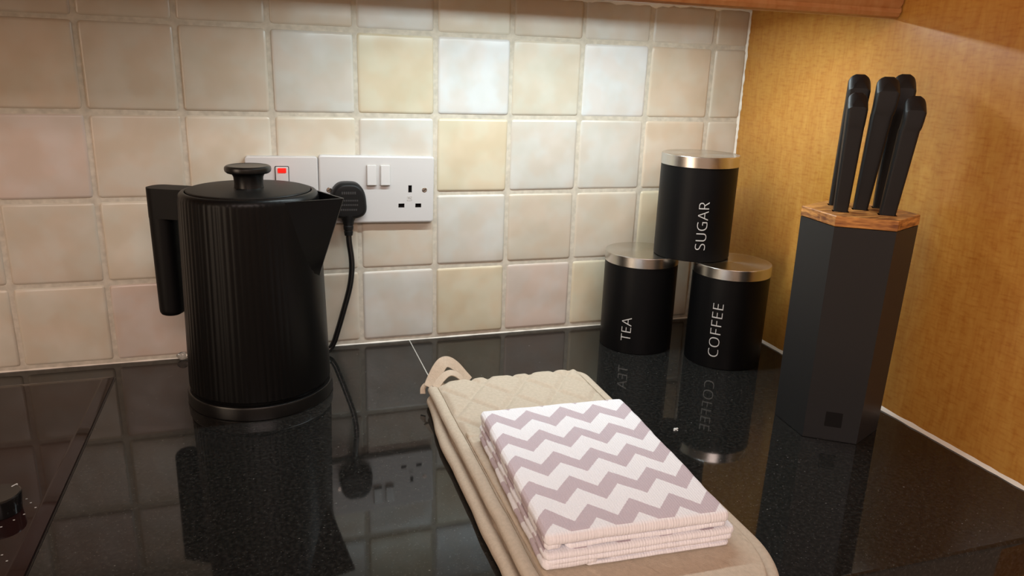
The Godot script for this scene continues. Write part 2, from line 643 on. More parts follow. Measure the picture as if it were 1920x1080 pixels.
func tile(lo: Vector2, hi: Vector2) -> ArrayMesh:
	var s := Shape.new()
	var size := hi - lo
	var tilt := Vector2(rng.randf_range(-0.006, 0.006), rng.randf_range(-0.008, 0.008))
	var lift := rng.randf_range(0.0040, 0.0049)
	var key := rng.randf() * 90.0
	var wob := [rng.randf_range(-0.0005, 0.0005), rng.randf_range(-0.0005, 0.0005), rng.randf_range(-0.0005, 0.0005), rng.randf_range(-0.0005, 0.0005)]
	var us := []
	var vs := []
	for k in 2:
		var length := size.x if k == 0 else size.y
		var l := [0.0, 0.0005, 0.0016, 0.0042]
		var n := maxi(2, int(round(length / 0.011)))
		for i in range(1, n):
			l.append(lerpf(0.0042, length - 0.0042, float(i) / n))
		l += [length - 0.0042, length - 0.0016, length - 0.0005, length]
		if k == 0: us = l
		else: vs = l
	var grid := []
	for v in vs:
		var row := PackedVector3Array()
		for u in us:
			var d := minf(minf(u, size.x - u), minf(v, size.y - v))
			var corner := Vector2(minf(u, size.x - u), minf(v, size.y - v))
			if corner.x < 0.004 and corner.y < 0.004:
				d = maxf(0.0, 0.004 - Vector2(0.004 - corner.x, 0.004 - corner.y).length())
			var p := Vector2(u, v) - size / 2
			var wave := soft.get_noise_2d((lo.x + u) * 26.0 + key, (lo.y + v) * 26.0) * 0.0008 + soft.get_noise_2d((lo.x + u) * 60.0 - key, (lo.y + v) * 60.0) * 0.00013
			var z := (lift + wave * smoothstep(0.0, 0.01, d)) * edge_round(d, 0.0040) + tilt.dot(p) * edge_round(d, 0.004)
			var shift := Vector2(lerpf(wob[0], wob[1], v / size.y), lerpf(wob[2], wob[3], u / size.x))
			row.append(Vector3(p.x + shift.x, p.y + shift.y, maxf(z, 0.0)))
		grid.append(row)
	for i in grid.size() - 1:
		for j in us.size() - 1:
			s.quad(grid[i][j], grid[i][j + 1], grid[i + 1][j + 1], grid[i + 1][j])
	var m := s.commit(60.0, false)
	# an open sheet: make sure that it faces the room
	var a := m.surface_get_arrays(0)
	if (a[Mesh.ARRAY_NORMAL] as PackedVector3Array)[s.v.size() / 2].z < 0.0:
		var f := Shape.new()
		for i in range(0, s.v.size(), 3):
			f.tri(s.v[i], s.v[i + 2], s.v[i + 1])
		m = f.commit(60.0, true)
	return m


func worktop() -> void:
	for k in 2:
		var x0 := -0.96 if k == 0 else 0.3649
		var x1 := 0.3635 if k == 0 else PANEL_X - 0.0005
		var s := Shape.new()
		var rings := []
		for x in [x0, x1]:
			var r := PackedVector3Array([Vector3(x, -0.04, 0.0005), Vector3(x, 0.0, 0.0005), Vector3(x, 0.0, 0.5845)])
			for i in 5:
				var a := PI / 2 * (1.0 - i / 4.0)
				r.append(Vector3(x, -0.004 + 0.004 * sin(a), 0.5850 + 0.004 * cos(a)))
			r.append(Vector3(x, -0.037, 0.589))
			r.append(Vector3(x, -0.04, 0.586))
			rings.append(r)
		s.loft(rings)
		tag(obj("worktop", s.commit(40.0), M.granite), ["black granite worktop slab on the left, under the kettle and hob", "black granite worktop slab on the right, under the canisters and knife block"][k], "worktop")
	tag(obj("worktop_joint", boxy(Vector3(0.3636, -0.0395, 0.001), Vector3(0.3648, 0.0002, 0.588)), M.joint), "thin pale joint line between the two worktop slabs", "joint")


func bead(a: Vector3, b: Vector3, out: Vector3, up: Vector3, size: float, rough: float, n := 60) -> ArrayMesh:
	var s := Shape.new()
	var rings := []
	for i in n + 1:
		var p := a.lerp(b, float(i) / n)
		var k := size * (1.0 + rough * soft.get_noise_2d(i * 0.37, a.x * 31.0) + rough * 0.6 * soft.get_noise_2d(i * 1.3, 40.0))
		rings.append(PackedVector3Array([p, p + out * k, p + out * k * 0.62 + up * k * 0.5, p + up * k * 1.1]))
	s.loft(rings)
	return s.commit(50.0)


func cabinets() -> void:
	# wall cabinets over the worktop and the light rail along their front
	for k in 3:
		var x0 := -0.96 + k * 0.6045
		var t := thing("wall_cabinet", ["wooden wall cabinet over the hob", "wooden wall cabinet over the kettle", "wooden wall cabinet over the canisters, against the end panel"][k], "cabinet", Vector3(x0, TILE_TOP, 0), 0.0, "wall cabinets")
		obj("body", boxy(Vector3(0, 0, 0), Vector3(0.604, 0.72, 0.262), 0.001), M.maple, t)
		var d := obj("door", boxy(Vector3(0.002, 0.03, 0.263), Vector3(0.602, 0.718, 0.282), 0.002), M.maple, t)
		obj("handle", boxy(Vector3(0.04, 0.06, 0.282), Vector3(0.05, 0.19, 0.305), 0.003), M.steel_bright, d)
	var s := Shape.new()
	var rings := []
	for x in [-0.96, 0.8485, 0.8515, 0.8530]:
		var q := maxf(0.0, x - 0.8485) / 0.0045
		var r := PackedVector3Array()
		for p in [[0.2625, TILE_TOP - 0.0005], [0.2625, 0.4345], [0.2645, 0.4318], [0.2765, 0.4312], [0.2800, 0.4330], [0.2815, 0.4370], [0.2800, 0.4410], [0.2822, 0.4450], [0.2822, 0.4850], [0.2832, 0.4852], [0.2832, 0.4555]]:
			if p[1] > 0.4845: continue
			r.append(Vector3(x, p[1] + q * q * 0.004 * float(p[1] < 0.45), p[0] - q * q * 0.003 * float(p[0] > 0.27)))
		rings.append(r)
	s.loft(rings)
	tag(obj("light_rail", s.commit(30.0), M.rail_wood), "brown wooden light rail along the bottom front of the wall cabinets", "rail")
	# base cabinets carry the worktop
	for k in 3:
		var x0 := -0.96 + k * 0.6045
		var t := thing("base_cabinet", ["wooden base cabinet under the hob", "wooden base cabinet under the kettle", "wooden base cabinet under the canisters and knife block"][k], "cabinet", Vector3(x0, -0.91, 0), 0.0, "base cabinets")
		obj("body", boxy(Vector3(0, 0.1, 0.001), Vector3(0.604, 0.8695, 0.54), 0.001), M.maple, t)
		obj("plinth", boxy(Vector3(0, 0.0, 0.03), Vector3(0.604, 0.0995, 0.5)), M.rail_wood, t)
		var d := obj("door", boxy(Vector3(0.002, 0.105, 0.5405), Vector3(0.602, 0.865, 0.56), 0.002), M.maple, t)
		obj("handle", boxy(Vector3(0.04, 0.70, 0.56), Vector3(0.05, 0.83, 0.583), 0.003), M.steel_bright, d)
	tag(obj("end_panel", boxy(Vector3(PANEL_X, -0.91, 0.0), Vector3(PANEL_X + 0.02, 1.2, 0.66), 0.001), M.maple), "tall honey-coloured wooden end panel beside the knife block", "panel")
	# sealant
	struct("trim_1", bead(Vector3(-0.96, 0.0, 0.0008), Vector3(PANEL_X - 0.001, 0.0, 0.0008), Vector3(0, 0, 1), Vector3(0, 1, 0), 0.0027, 0.25, 160), M.sealant)
	struct("trim_2", bead(Vector3(PANEL_X - 0.0003, 0.0, 0.004), Vector3(PANEL_X - 0.0003, 0.0, 0.588), Vector3(-1, 0, 0), Vector3(0, 1, 0), 0.0030, 0.3, 60), M.sealant)
	struct("trim_3", bead(Vector3(PANEL_X - 0.0003, 0.005, 0.0008), Vector3(PANEL_X - 0.0003, TILE_TOP - 0.001, 0.0008), Vector3(0, 0, 1), Vector3(-1, 0, 0), 0.0042, 0.5, 110), M.sealant)
	struct("trim_4", bead(Vector3(-0.9, TILE_TOP - 0.0002, 0.0008), Vector3(PANEL_X - 0.001, TILE_TOP - 0.0002, 0.0008), Vector3(0, 0, 1), Vector3(0, -1, 0), 0.0045, 0.9, 200), M.sealant)


func csg_mesh(parent: Node, m: Mesh, material: Material) -> CSGMesh3D:
	var c := CSGMesh3D.new()
	c.name = "solid"
	c.mesh = m
	c.material = material
	parent.add_child(c, true)
	return c


func cut(parent: Node, size: Vector3, at: Vector3, material: Material, turn := 0.0) -> void:
	var b := CSGBox3D.new()
	b.name = "cut"
	b.size = size
	b.position = at
	b.rotation.y = turn
	b.operation = CSGShape3D.OPERATION_SUBTRACTION
	b.material = material
	parent.add_child(b, true)


func screw(t: Node, at: Vector3) -> void:
	var s := Shape.new()
	s.lathe([Vector2(0, 0), Vector2(0.0033, 0), Vector2(0.0033, 0.0004), Vector2(0.0028, 0.0008), Vector2(0, 0.0008)], 20)
	var o := obj("screw", s.commit(30.0), M.steel_bright, t, at)
	o.rotation = Vector3(PI / 2, 0, 0)
	var q := obj("slot", boxy(Vector3(-0.0024, 0.0006, -0.0004), Vector3(0.0024, 0.0010, 0.0004)), M.void, o)
	q.rotation.y = 0.6


func sockets() -> void:
	var z0 := 0.0035
	var z1 := 0.0125
	# double socket, 146 x 86
	var t := thing("double_socket", "white double socket with two switches and the kettle's plug in it", "socket", Vector3(0.3232, 0.2114, 0))
	t.rotation.z = deg_to_rad(-1.0)
	var c := CSGCombiner3D.new()
	c.name = "faceplate"
	t.add_child(c)
	csg_mesh(c, plate(0.146, 0.086, 0.004, z0, z1, 0.0022).commit(4.0), M.white_plastic)
	for side in [-1.0, 1.0]:
		var x: float = 0.0415 * side
		cut(c, Vector3(0.0046, 0.0092, 0.012), Vector3(x, 0.0012, z1), M.void)
		cut(c, Vector3(0.0078, 0.0052, 0.012), Vector3(x - 0.0110, -0.0205, z1), M.void)
		cut(c, Vector3(0.0078, 0.0052, 0.012), Vector3(x + 0.0110, -0.0205, z1), M.void)
	for x in [-0.0080, 0.0092]:
		rocker(t, Vector3(x, 0.0188, z1))
	for x in [-0.0605, 0.0605]:
		screw(t, Vector3(x, -0.0002, z1 - 0.0002))
	# the maker's small square mark between the pin holes
	var mk := Shape.new()
	for b in [[-0.003, 0.0022, 0.003, 0.0026], [-0.003, -0.0026, 0.003, -0.0022], [-0.003, -0.0026, -0.0026, 0.0026], [0.0026, -0.0026, 0.003, 0.0026], [-0.0018, -0.0012, -0.0012, 0.0012], [-0.0006, -0.0012, 0.0000, 0.0012], [0.0010, -0.0012, 0.0016, 0.0012], [-0.0018, 0.0006, 0.0, 0.0012], [0.0010, -0.0003, 0.0020, 0.0003]]:
		mk.box(Vector3(b[0], b[1], 0), Vector3(b[2], b[3], 0.0003))
	obj("maker_mark", mk.commit(), M.mark_grey, t, Vector3(0.0410, -0.0115, z1))
	# single switched unit with a red neon, 86 x 86
	var u := thing("neon_switch", "white square switch plate with a glowing red neon, behind the kettle lid", "switch", Vector3(0.2073, 0.2112, 0))
	u.rotation.z = deg_to_rad(-0.6)
	obj("faceplate", plate(0.0855, 0.086, 0.004, z0, z1, 0.0022).commit(), M.white_plastic, u)
	var s := plate(0.0150, 0.0300, 0.0012, 0.0, 0.0026, 0.0010)
	obj("rocker", s.commit(), M.white_plastic, u, Vector3(-0.0003, 0.0155, z1))
	obj("rocker_gap", plate(0.0166, 0.0316, 0.0014, 0.0, 0.0006, 0.0001).commit(), M.void, u, Vector3(-0.0003, 0.0155, z1))
	var n := obj("neon_lamp", plate(0.0100, 0.0060, 0.001, 0.0, 0.0008, 0.0003).commit(), M.neon_red, u, Vector3(-0.0003, 0.0262, z1 + 0.0026))
	var l := OmniLight3D.new()
	l.name = "glow"
	l.light_color = lin(1.0, 0.03, 0.01)
	l.light_energy = 0.00004
	l.light_size = 0.003
	l.omni_range = 3.0
	l.omni_attenuation = 2.0
	l.shadow_enabled = true
	l.position = Vector3(0, 0, 0.004)
	n.add_child(l)
	for x in [-0.0302, 0.0302]:
		screw(u, Vector3(x, 0, z1 - 0.0002))


func rocker(t: Node, at: Vector3) -> void:
	obj("switch_gap", plate(0.0138, 0.0272, 0.0012, 0.0, 0.0003, 0.0001).commit(), M.mark_grey, t, at)
	var s := Shape.new()
	var rings := []
	for k in [[0.0, 0.0], [0.0028, 0.0], [0.0036, 0.0008]]:
		var r := PackedVector3Array()
		for p in ring_rounded(0.0122 - 2 * k[1], 0.0256 - 2 * k[1], 0.0012):
			r.append(Vector3(p.x, p.y, k[0] + (0.0 if k[0] == 0.0 else -p.y * 0.09)))
		rings.append(r)
	s.loft(rings)
	obj("switch", s.commit(), M.white_plastic, t, at)


func hob() -> void:
	var t := thing("hob", "black glass hob set in the left worktop, beside the kettle", "hob", Vector3(0.0045, 0.0, 0.0515))
	var s := Shape.new()
	var rings := []
	for k in [[0.0003, 0.0], [0.0022, 0.0], [0.0040, 0.010], [0.0040, 0.012]]:
		var y: float = k[0]
		var i: float = k[1]
		rings.append(PackedVector3Array([Vector3(-0.58 + i, y, i), Vector3(-i, y, i), Vector3(-i, y, 0.50 - i), Vector3(-0.58 + i, y, 0.50 - i)]))
	s.loft(rings)
	obj("glass", s.commit(12.0), M.hob_glass, t)
	obj("gasket", boxy(Vector3(-0.5815, 0.0, -0.0018), Vector3(0.0016, 0.0006, 0.5018)), M.hob_edge, t)
	# printed ticks round the control knobs
	var at := Vector3(-0.0345, 0.0, 0.332)
	for k in 2:
		var centre := (at + Vector3(-0.0015, 0, 0.072) * k) - t.position
		var dots := Shape.new()
		for j in 14:
			var a := deg_to_rad(-70.0 + j * 24.0)
			var r := 0.0212 + (0.004 if j % 3 == 0 else 0.0)
			var p := centre + Vector3(cos(a) * r, 0.00402, sin(a) * r)
			dots.box(p - Vector3(0.0007, 0.0, 0.0005), p + Vector3(0.0007, 0.00012, 0.0005))
		obj("dial_marks", dots.commit(), M.print_white, t)
		var b := Shape.new()
		b.lathe([Vector2(0, 0), Vector2(0.0150, 0), Vector2(0.0155, 0.0008), Vector2(0.0168, 0.0145), Vector2(0.0164, 0.0158), Vector2(0.0155, 0.0164), Vector2(0.0, 0.0160)], 48)
		var kn := obj("control_knob", b.commit(30.0), M.knob_black, t, centre + Vector3(0, 0.0041, 0))
		var ptr := obj("pointer", boxy(Vector3(0.0120, 0.0150, -0.0006), Vector3(0.0172, 0.0166, 0.0006), 0.0002), M.print_white, kn)
		ptr.rotation.y = 0.9


func kettle() -> void:
	var at := Vector3(0.1706, 0.0, 0.1284)
	var turn := deg_to_rad(-25.0)     # the spout points to the right and a little towards the camera
	var base := thing("kettle_base", "round black kettle base plate on the worktop, under the kettle", "kettle base", at, turn)
	var s := Shape.new()
	s.lathe([Vector2(0, 0.0008), Vector2(0.0765, 0.0008), Vector2(0.0772, 0.0), Vector2(0.0786, 0.0004), Vector2(0.0790, 0.0016), Vector2(0.0784, 0.0128), Vector2(0.0776, 0.0146), Vector2(0.0768, 0.0150), Vector2(0, 0.0150)], 96)
	obj("plate", s.commit(30.0), M.matt_black, base)

	var t := thing("electric_kettle", "matt black ribbed electric kettle with a round lid knob, left of the socket", "kettle", at + Vector3(0, 0.0152, 0), turn)
	var y0 := -0.0152
	# fluted body
	s = Shape.new()
	var n := 468
	var profile := [[0.0, 0.0153, 0], [0.0735, 0.0153, 0], [0.0742, 0.0185, 0], [0.0758, 0.0192, 0], [0.0764, 0.0200, 1], [0.0763, 0.030, 1], [0.0748, 0.09, 1], [0.0734, 0.15, 1], [0.0720, 0.21, 1], [0.0716, 0.2255, 1], [0.0711, 0.2280, 0.5], [0.0700, 0.2305, 0], [0.0683, 0.2322, 0], [0.0660, 0.2330, 0], [0.0645, 0.2328, 0], [0.0640, 0.2320, 0], [0.0640, 0.2290, 0], [0.0, 0.2290, 0]]
	var rings := []
	for p in profile:
		var r := PackedVector3Array()
		for j in n:
			var a := TAU * j / n
			var off := absf(wrapf(a, -PI, PI))
			var amount: float = p[2] * smoothstep(deg_to_rad(36.0), deg_to_rad(40.0), off)
			var f := 0.00040 * amount * (absf(sin(a * 36.0)) - 1.0)
			var rad: float = maxf(p[0] + (f if p[0] > 0.01 else 0.0), 0.00001)
			r.append(Vector3(rad * cos(a), p[1] + y0, rad * sin(a)))
		rings.append(r)
	s.loft(rings, false, false)
	obj("body", s.commit(32.0), M.kettle_black, t)
	# lid
	s = Shape.new()
	s.lathe([Vector2(0, 0.2292), Vector2(0.0622, 0.2292), Vector2(0.0629, 0.2300), Vector2(0.0631, 0.2332), Vector2(0.0626, 0.2341), Vector2(0.0610, 0.2346), Vector2(0.035, 0.2356), Vector2(0.0, 0.2360)], 128, Vector3(0, y0, 0))
	var lid := obj("lid", s.commit(30.0), M.lid_black, t)
	s = Shape.new()
	s.lathe([Vector2(0, 0.2352), Vector2(0.0152, 0.2352), Vector2(0.0147, 0.2400), Vector2(0.0152, 0.2470), Vector2(0.0168, 0.2500), Vector2(0.0215, 0.2512), Vector2(0.0233, 0.2528), Vector2(0.0239, 0.2550), Vector2(0.0235, 0.2572), Vector2(0.0222, 0.2584), Vector2(0.0205, 0.2588), Vector2(0.0195, 0.2584), Vector2(0.0, 0.2580)], 72, Vector3(0, y0, 0))
	obj("lid_knob", s.commit(30.0), M.matt_black, lid)
	# spout: a thin-walled V running up the body
	s = Shape.new()
	var outer := []
	var inner := []
	var half := deg_to_rad(36.0)
	var steps := 16
	for i in steps + 1:
		var q := float(i) / steps
		var y := lerpf(0.142, 0.2292, q)
		var rb := lerpf(0.0735, 0.0712, q)
		var a := half * sqrt(q) * 0.98 + 0.01
		if q > 0.999: a = half
		var tip := lerpf(0.0738, 0.1045, q)
		var left := Vector3(rb * cos(a), y + y0, -rb * sin(a))
		var right := Vector3(rb * cos(a), y + y0, rb * sin(a))
		var nose := Vector3(tip, y + y0, 0)
		var th := 0.0016
		outer.append([left, nose + Vector3(-0.0006, 0, -0.0009), nose + Vector3(-0.0006, 0, 0.0009), right])
		inner.append([left + Vector3(-0.0004, 0, th * 1.3), nose + Vector3(-th * 2.1, 0, -0.0003), nose + Vector3(-th * 2.1, 0, 0.0003), right + Vector3(-0.0004, 0, -th * 1.3)])
	for i in steps:
		for j in 3:
			s.quad(outer[i][j], outer[i][j + 1], outer[i + 1][j + 1], outer[i + 1][j])
			s.quad(inner[i][j + 1], inner[i][j], inner[i + 1][j], inner[i + 1][j + 1])
	for j in 3:
		s.quad(outer[steps][j], outer[steps][j + 1], inner[steps][j + 1], inner[steps][j])
		s.quad(outer[0][j + 1], outer[0][j], inner[0][j], inner[0][j + 1])
	obj("spout", s.commit(25.0), M.kettle_black, t)
	# handle: a bracket at the rim and a grip that hangs from it
	s = Shape.new()
	rings = []
	for k in [[0.0005, 0.8], [0.0, 1.0], [0.0315, 1.0], [0.0325, 0.9]]:
		var r := PackedVector3Array()
		for p in ring_rounded(0.0480, 0.0300, 0.012, 8):
			var q := Vector2(p.x * lerpf(0.985, 1.0, k[1]), p.y * lerpf(0.96, 1.0, k[1]))
			var x := q.x
			if x > 0.012: q.y = signf(q.y) * maxf(absf(q.y), 0.0145)
			r.append(Vector3(-0.0900 + x, 0.1985 + k[0] + y0, q.y))
		rings.append(r)
	s.loft(rings)
	var bracket := obj("handle_bracket", s.commit(35.0), M.handle_black, t)
	s = Shape.new()
	rings = []
	for k in [[0.0870, 0.72], [0.0882, 0.88], [0.0905, 0.97], [0.0940, 1.0], [0.150, 1.0], [0.1986, 1.0]]:
		var r := PackedVector3Array()
		var w := lerpf(0.0250, 0.0270, (k[0] - 0.087) / 0.11)
		for p in ring_rounded(w * k[1], 0.0290 * k[1], 0.0120 * k[1], 8):
			r.append(Vector3(-0.1005 + p.x, k[0] + y0, p.y))
		rings.append(r)
	s.loft(rings)
	obj("handle_grip", s.commit(40.0), M.handle_black, t)


func bend_text(words: String, cap: float, length: float, radius: float) -> ArrayMesh:
	var font := SystemFont.new()
	font.font_names = PackedStringArray(["Droid Sans"])
	var tm := TextMesh.new()
	tm.text = words
	var thin := FontVariation.new()
	thin.base_font = font
	thin.variation_embolden = -0.45
	tm.font = thin
	tm.font_size = 64
	tm.pixel_size = 0.01
	tm.depth = 0.05
	tm.curve_step = 1.0
	var a := tm.get_mesh_arrays()
	var v: PackedVector3Array = a[Mesh.ARRAY_VERTEX]
	var idx: PackedInt32Array = a[Mesh.ARRAY_INDEX]
	var lo := Vector3.INF
	var hi := -Vector3.INF
	for p in v:
		lo = lo.min(p); hi = hi.max(p)
	# letters run upwards, their tops to the left; +z outwards at angle 0 of the cylinder's axis y
	var bend := func(p: Vector3) -> Vector3:
		var along := (p.x - lo.x) / (hi.x - lo.x) * length
		var up := ((p.y - lo.y) / (hi.y - lo.y) - 0.5) * cap
		var r := radius + (0.00020 if p.z > 0 else -0.0004)
		var ang := -up / radius
		return Vector3(r * sin(ang), along, r * cos(ang))
	var flat := []
	for i in range(0, idx.size(), 3):
		flat.append([v[idx[i]], v[idx[i + 1]], v[idx[i + 2]]])
	for level in 3:
		var finer := []
		for f in flat:
			var a0: Vector3 = f[0]
			var b0: Vector3 = f[1]
			var c0: Vector3 = f[2]
			if maxf(absf(a0.y - b0.y), maxf(absf(b0.y - c0.y), absf(c0.y - a0.y))) < (hi.y - lo.y) * 0.2:
				finer.append(f)
				continue
			var ab := (a0 + b0) / 2
			var bc := (b0 + c0) / 2
			var ca := (c0 + a0) / 2
			finer += [[a0, ab, ca], [ab, b0, bc], [ca, bc, c0], [ab, bc, ca]]
		flat = finer
	var s := Shape.new()
	for f in flat:
		for p in f:
			s.v.append(bend.call(p))
			s.uv.append(Vector2.ZERO)
	return s.commit(30.0)


func canisters() -> void:
	var r := 0.0494
	var h := 0.1195
	var top := 0.1340
	var places := [["TEA", Vector3(0.6705, 0.0, 0.0822), 133.3, 0.0335, "black canister marked TEA standing on the worktop, left of the pair", 0.0180], ["COFFEE", Vector3(0.7607, 0.0, 0.1604), 137.6, 0.0715, "black canister marked COFFEE standing on the worktop, next to the knife block", 0.0168], ["SUGAR", Vector3(0.7272, top, 0.1122), 109.3, 0.0620, "black canister marked SUGAR stacked on top of the other two", 0.0165]]
	for p in places:
		var t := thing("canister", p[4], "canister", p[1], 0.0, "black lidded kitchen canisters")
		var s := Shape.new()
		s.lathe([Vector2(0, 0.0006), Vector2(0.0470, 0.0006), Vector2(0.0478, 0.0), Vector2(0.0488, 0.0003), Vector2(r, 0.0014), Vector2(r, h - 0.0005), Vector2(r - 0.0006, h), Vector2(0, h)], 128)
		obj("body", s.commit(30.0), M.canister_black, t)
		s = Shape.new()
		s.lathe([Vector2(0, h + 0.0002), Vector2(0.0492, h + 0.0002), Vector2(0.0499, h + 0.0007), Vector2(0.0499, top - 0.0009), Vector2(0.0496, top - 0.0003), Vector2(0.0489, top - 0.0001), Vector2(0.0478, top - 0.0004), Vector2(0.03, top - 0.0006), Vector2(0.012, top - 0.0007), Vector2(0.0004, top - 0.0007)], 128)
		obj("lid", s.commit(25.0), M.brushed_steel, t)
		var o := obj("lettering", bend_text(p[0], 0.0131, p[3], r), M.lettering, t, Vector3(0, p[5], 0))
		o.rotation.y = PI / 2 - deg_to_rad(p[2])


func hexagon(radius: float, y: float) -> PackedVector3Array:
	var r := PackedVector3Array()
	for k in 6:
		var a := 0.6069 + k * PI / 3
		r.append(Vector3(radius * cos(a), y, radius * sin(a)))
	return r


func knife_block() -> void:
	var at := Vector3(0.7644, 0.0, 0.3603)
	var h := 0.2388
	var cap := 0.0103
	var t := thing("knife_block", "tall six-sided black knife block with a wooden top, beside the end panel", "knife block", at)
	var r_at := func(y: float) -> float: return lerpf(0.0531, 0.0561, y / h)
	# hollow body
	var s := Shape.new()
	var o0 := hexagon(0.0526, 0.0)
	var o1 := hexagon(r_at.call(0.0008), 0.0008)
	var o2 := hexagon(r_at.call(h - cap - 0.0012) - 0.0002, h - cap - 0.0006)
	var i2 := hexagon(0.0500, h - cap - 0.0006)
	var i1 := hexagon(0.0475, 0.006)
	s.loft([o0, o1, o2, i2, i1])
	var body := obj("body", s.commit(20.0), M.block_black, t)
	# square emblem pressed into the front face, low down
	var nrm := Vector3(cos(0.6069 + PI / 2), 0, sin(0.6069 + PI / 2))
	var em := plate(0.0165, 0.0165, 0.0006, 0.0, 0.0003, 0.0001)
	var e := obj("emblem", em.commit(), M.emblem_black, body)
	e.position = nrm * (r_at.call(0.026) * cos(PI / 6)) + Vector3(0, 0.0245, 0) + Vector3(nrm.z, 0, -nrm.x) * 0.001
	e.basis = Basis(Vector3(nrm.z, 0, -nrm.x), Vector3.UP, nrm)
	e.rotate_object_local(Vector3.RIGHT, -0.011)
	# wooden cap with slots
	var across := Vector3(cos(0.6069 + PI / 2 - PI / 2), 0, sin(0.6069 + PI / 2 - PI / 2))
	var comb := CSGCombiner3D.new()
	comb.name = "wooden_top"
	t.add_child(comb)
	s = Shape.new()
	s.loft([hexagon(0.0556, h - cap), hexagon(0.0561, h - cap + 0.0006), hexagon(0.0561, h - 0.0008), hexagon(0.0553, h)])
	csg_mesh(comb, s.commit(4.0), M.acacia)
	# the knives: base on the cap, lean to the right, handle length, width low and high
	var face := Vector3(across.x, 0, across.z)
	if face.x < 0: face = -face
	var knives := [
		[Vector3(0.7600, h, 0.3300), 0.0045, 0.1335, 0.0140, 0.0215, "long black knife handle, back left in the block"],
		[Vector3(0.7374, h, 0.3626), 0.0005, 0.1160, 0.0136, 0.0188, "short black knife handle, front left in the block"],
		[Vector3(0.7680, h, 0.3560), 0.0075, 0.1320, 0.0138, 0.0218, "thickest black knife handle, in the middle of the block"],
		[Vector3(0.7975, h, 0.3520), 0.0035, 0.1350, 0.0140, 0.0208, "long black knife handle, back right in the block, mostly behind others"],
		[Vector3(0.7736, h, 0.3865), 0.0085, 0.1150, 0.0150, 0.0190, "short black knife handle, front right in the block"]]
	var ang := atan2(-face.z, face.x)
	for k in knives:
		var p: Vector3 = k[0] - at
		cut(comb, Vector3(k[3] * 1.16, 0.06, 0.0115), p, M.void, ang)
	for k in knives:
		var kn := thing("kitchen_knife", k[5], "knife", k[0] + Vector3(0, 0.0004, 0), ang, "knives in the block")
		kn.rotation = Vector3(0, ang, 0)
		knife(kn, k[1], k[2], k[3], k[4])


# a chamfered handle: wide side across x, front towards +z
func knife(t: Node3D, lean: float, length: float, low: float, high: float) -> void:
	var s := Shape.new()
	var rings := []
	var count := 14
	for i in count + 1:
		var q := float(i) / count
		var w := lerpf(low, high, pow(q, 0.9))
		var d := lerpf(0.0108, 0.0158, pow(q, 0.9))
		var x := lean * q
		var r := PackedVector3Array()
		for p in chamfered(w, d):
			var y := length * q
			if i >= count - 1:
				y = minf(y, handle_end(p, w, d, length)) if i == count else minf(length * 0.80, handle_end(p, w, d, length) - 0.0015)
			elif i > 10:
				y = length * lerpf(0.70, 0.78, (i - 10) / 3.0)
			r.append(Vector3(x + p.x, y, p.y))
		rings.append(r)
	# rounded cap: rings shrinking towards the middle
	var last: PackedVector3Array = rings[count]
	for f in [0.93, 0.8, 0.6, 0.35, 0.12]:
		var r := PackedVector3Array()
		for p in chamfered(high, 0.0158):
			var q := Vector2(p.x * f, p.y * f)
			r.append(Vector3(lean + q.x, handle_end(q, high, 0.0158, length), q.y))
		rings.append(r)
	s.loft(rings)
	obj("handle", s.commit(28.0), M.knife_black, t)
	var b := boxy(Vector3(-low * 0.42, -0.19, -0.0009), Vector3(low * 0.42, 0.001, 0.0009))
	obj("blade", b, M.blade, t)


func chamfered(w: float, d: float) -> PackedVector2Array:
	var c := minf(w, d) * 0.26
	var out := PackedVector2Array()
	for p in ring_rounded(w, d, c, 4):
		out.append(p)
	return out


func handle_end(p: Vector2, w: float, d: float, length: float) -> float:
	var u := clampf(absf(p.x) / (w * 0.5), 0.0, 1.0)
	var arch := w * 0.5 * (1.0 - sqrt(maxf(0.0, 1.0 - u * u * 0.97)))
	var slope := maxf(0.0, p.y + d * 0.30) * 0.95
	return length - arch - slope


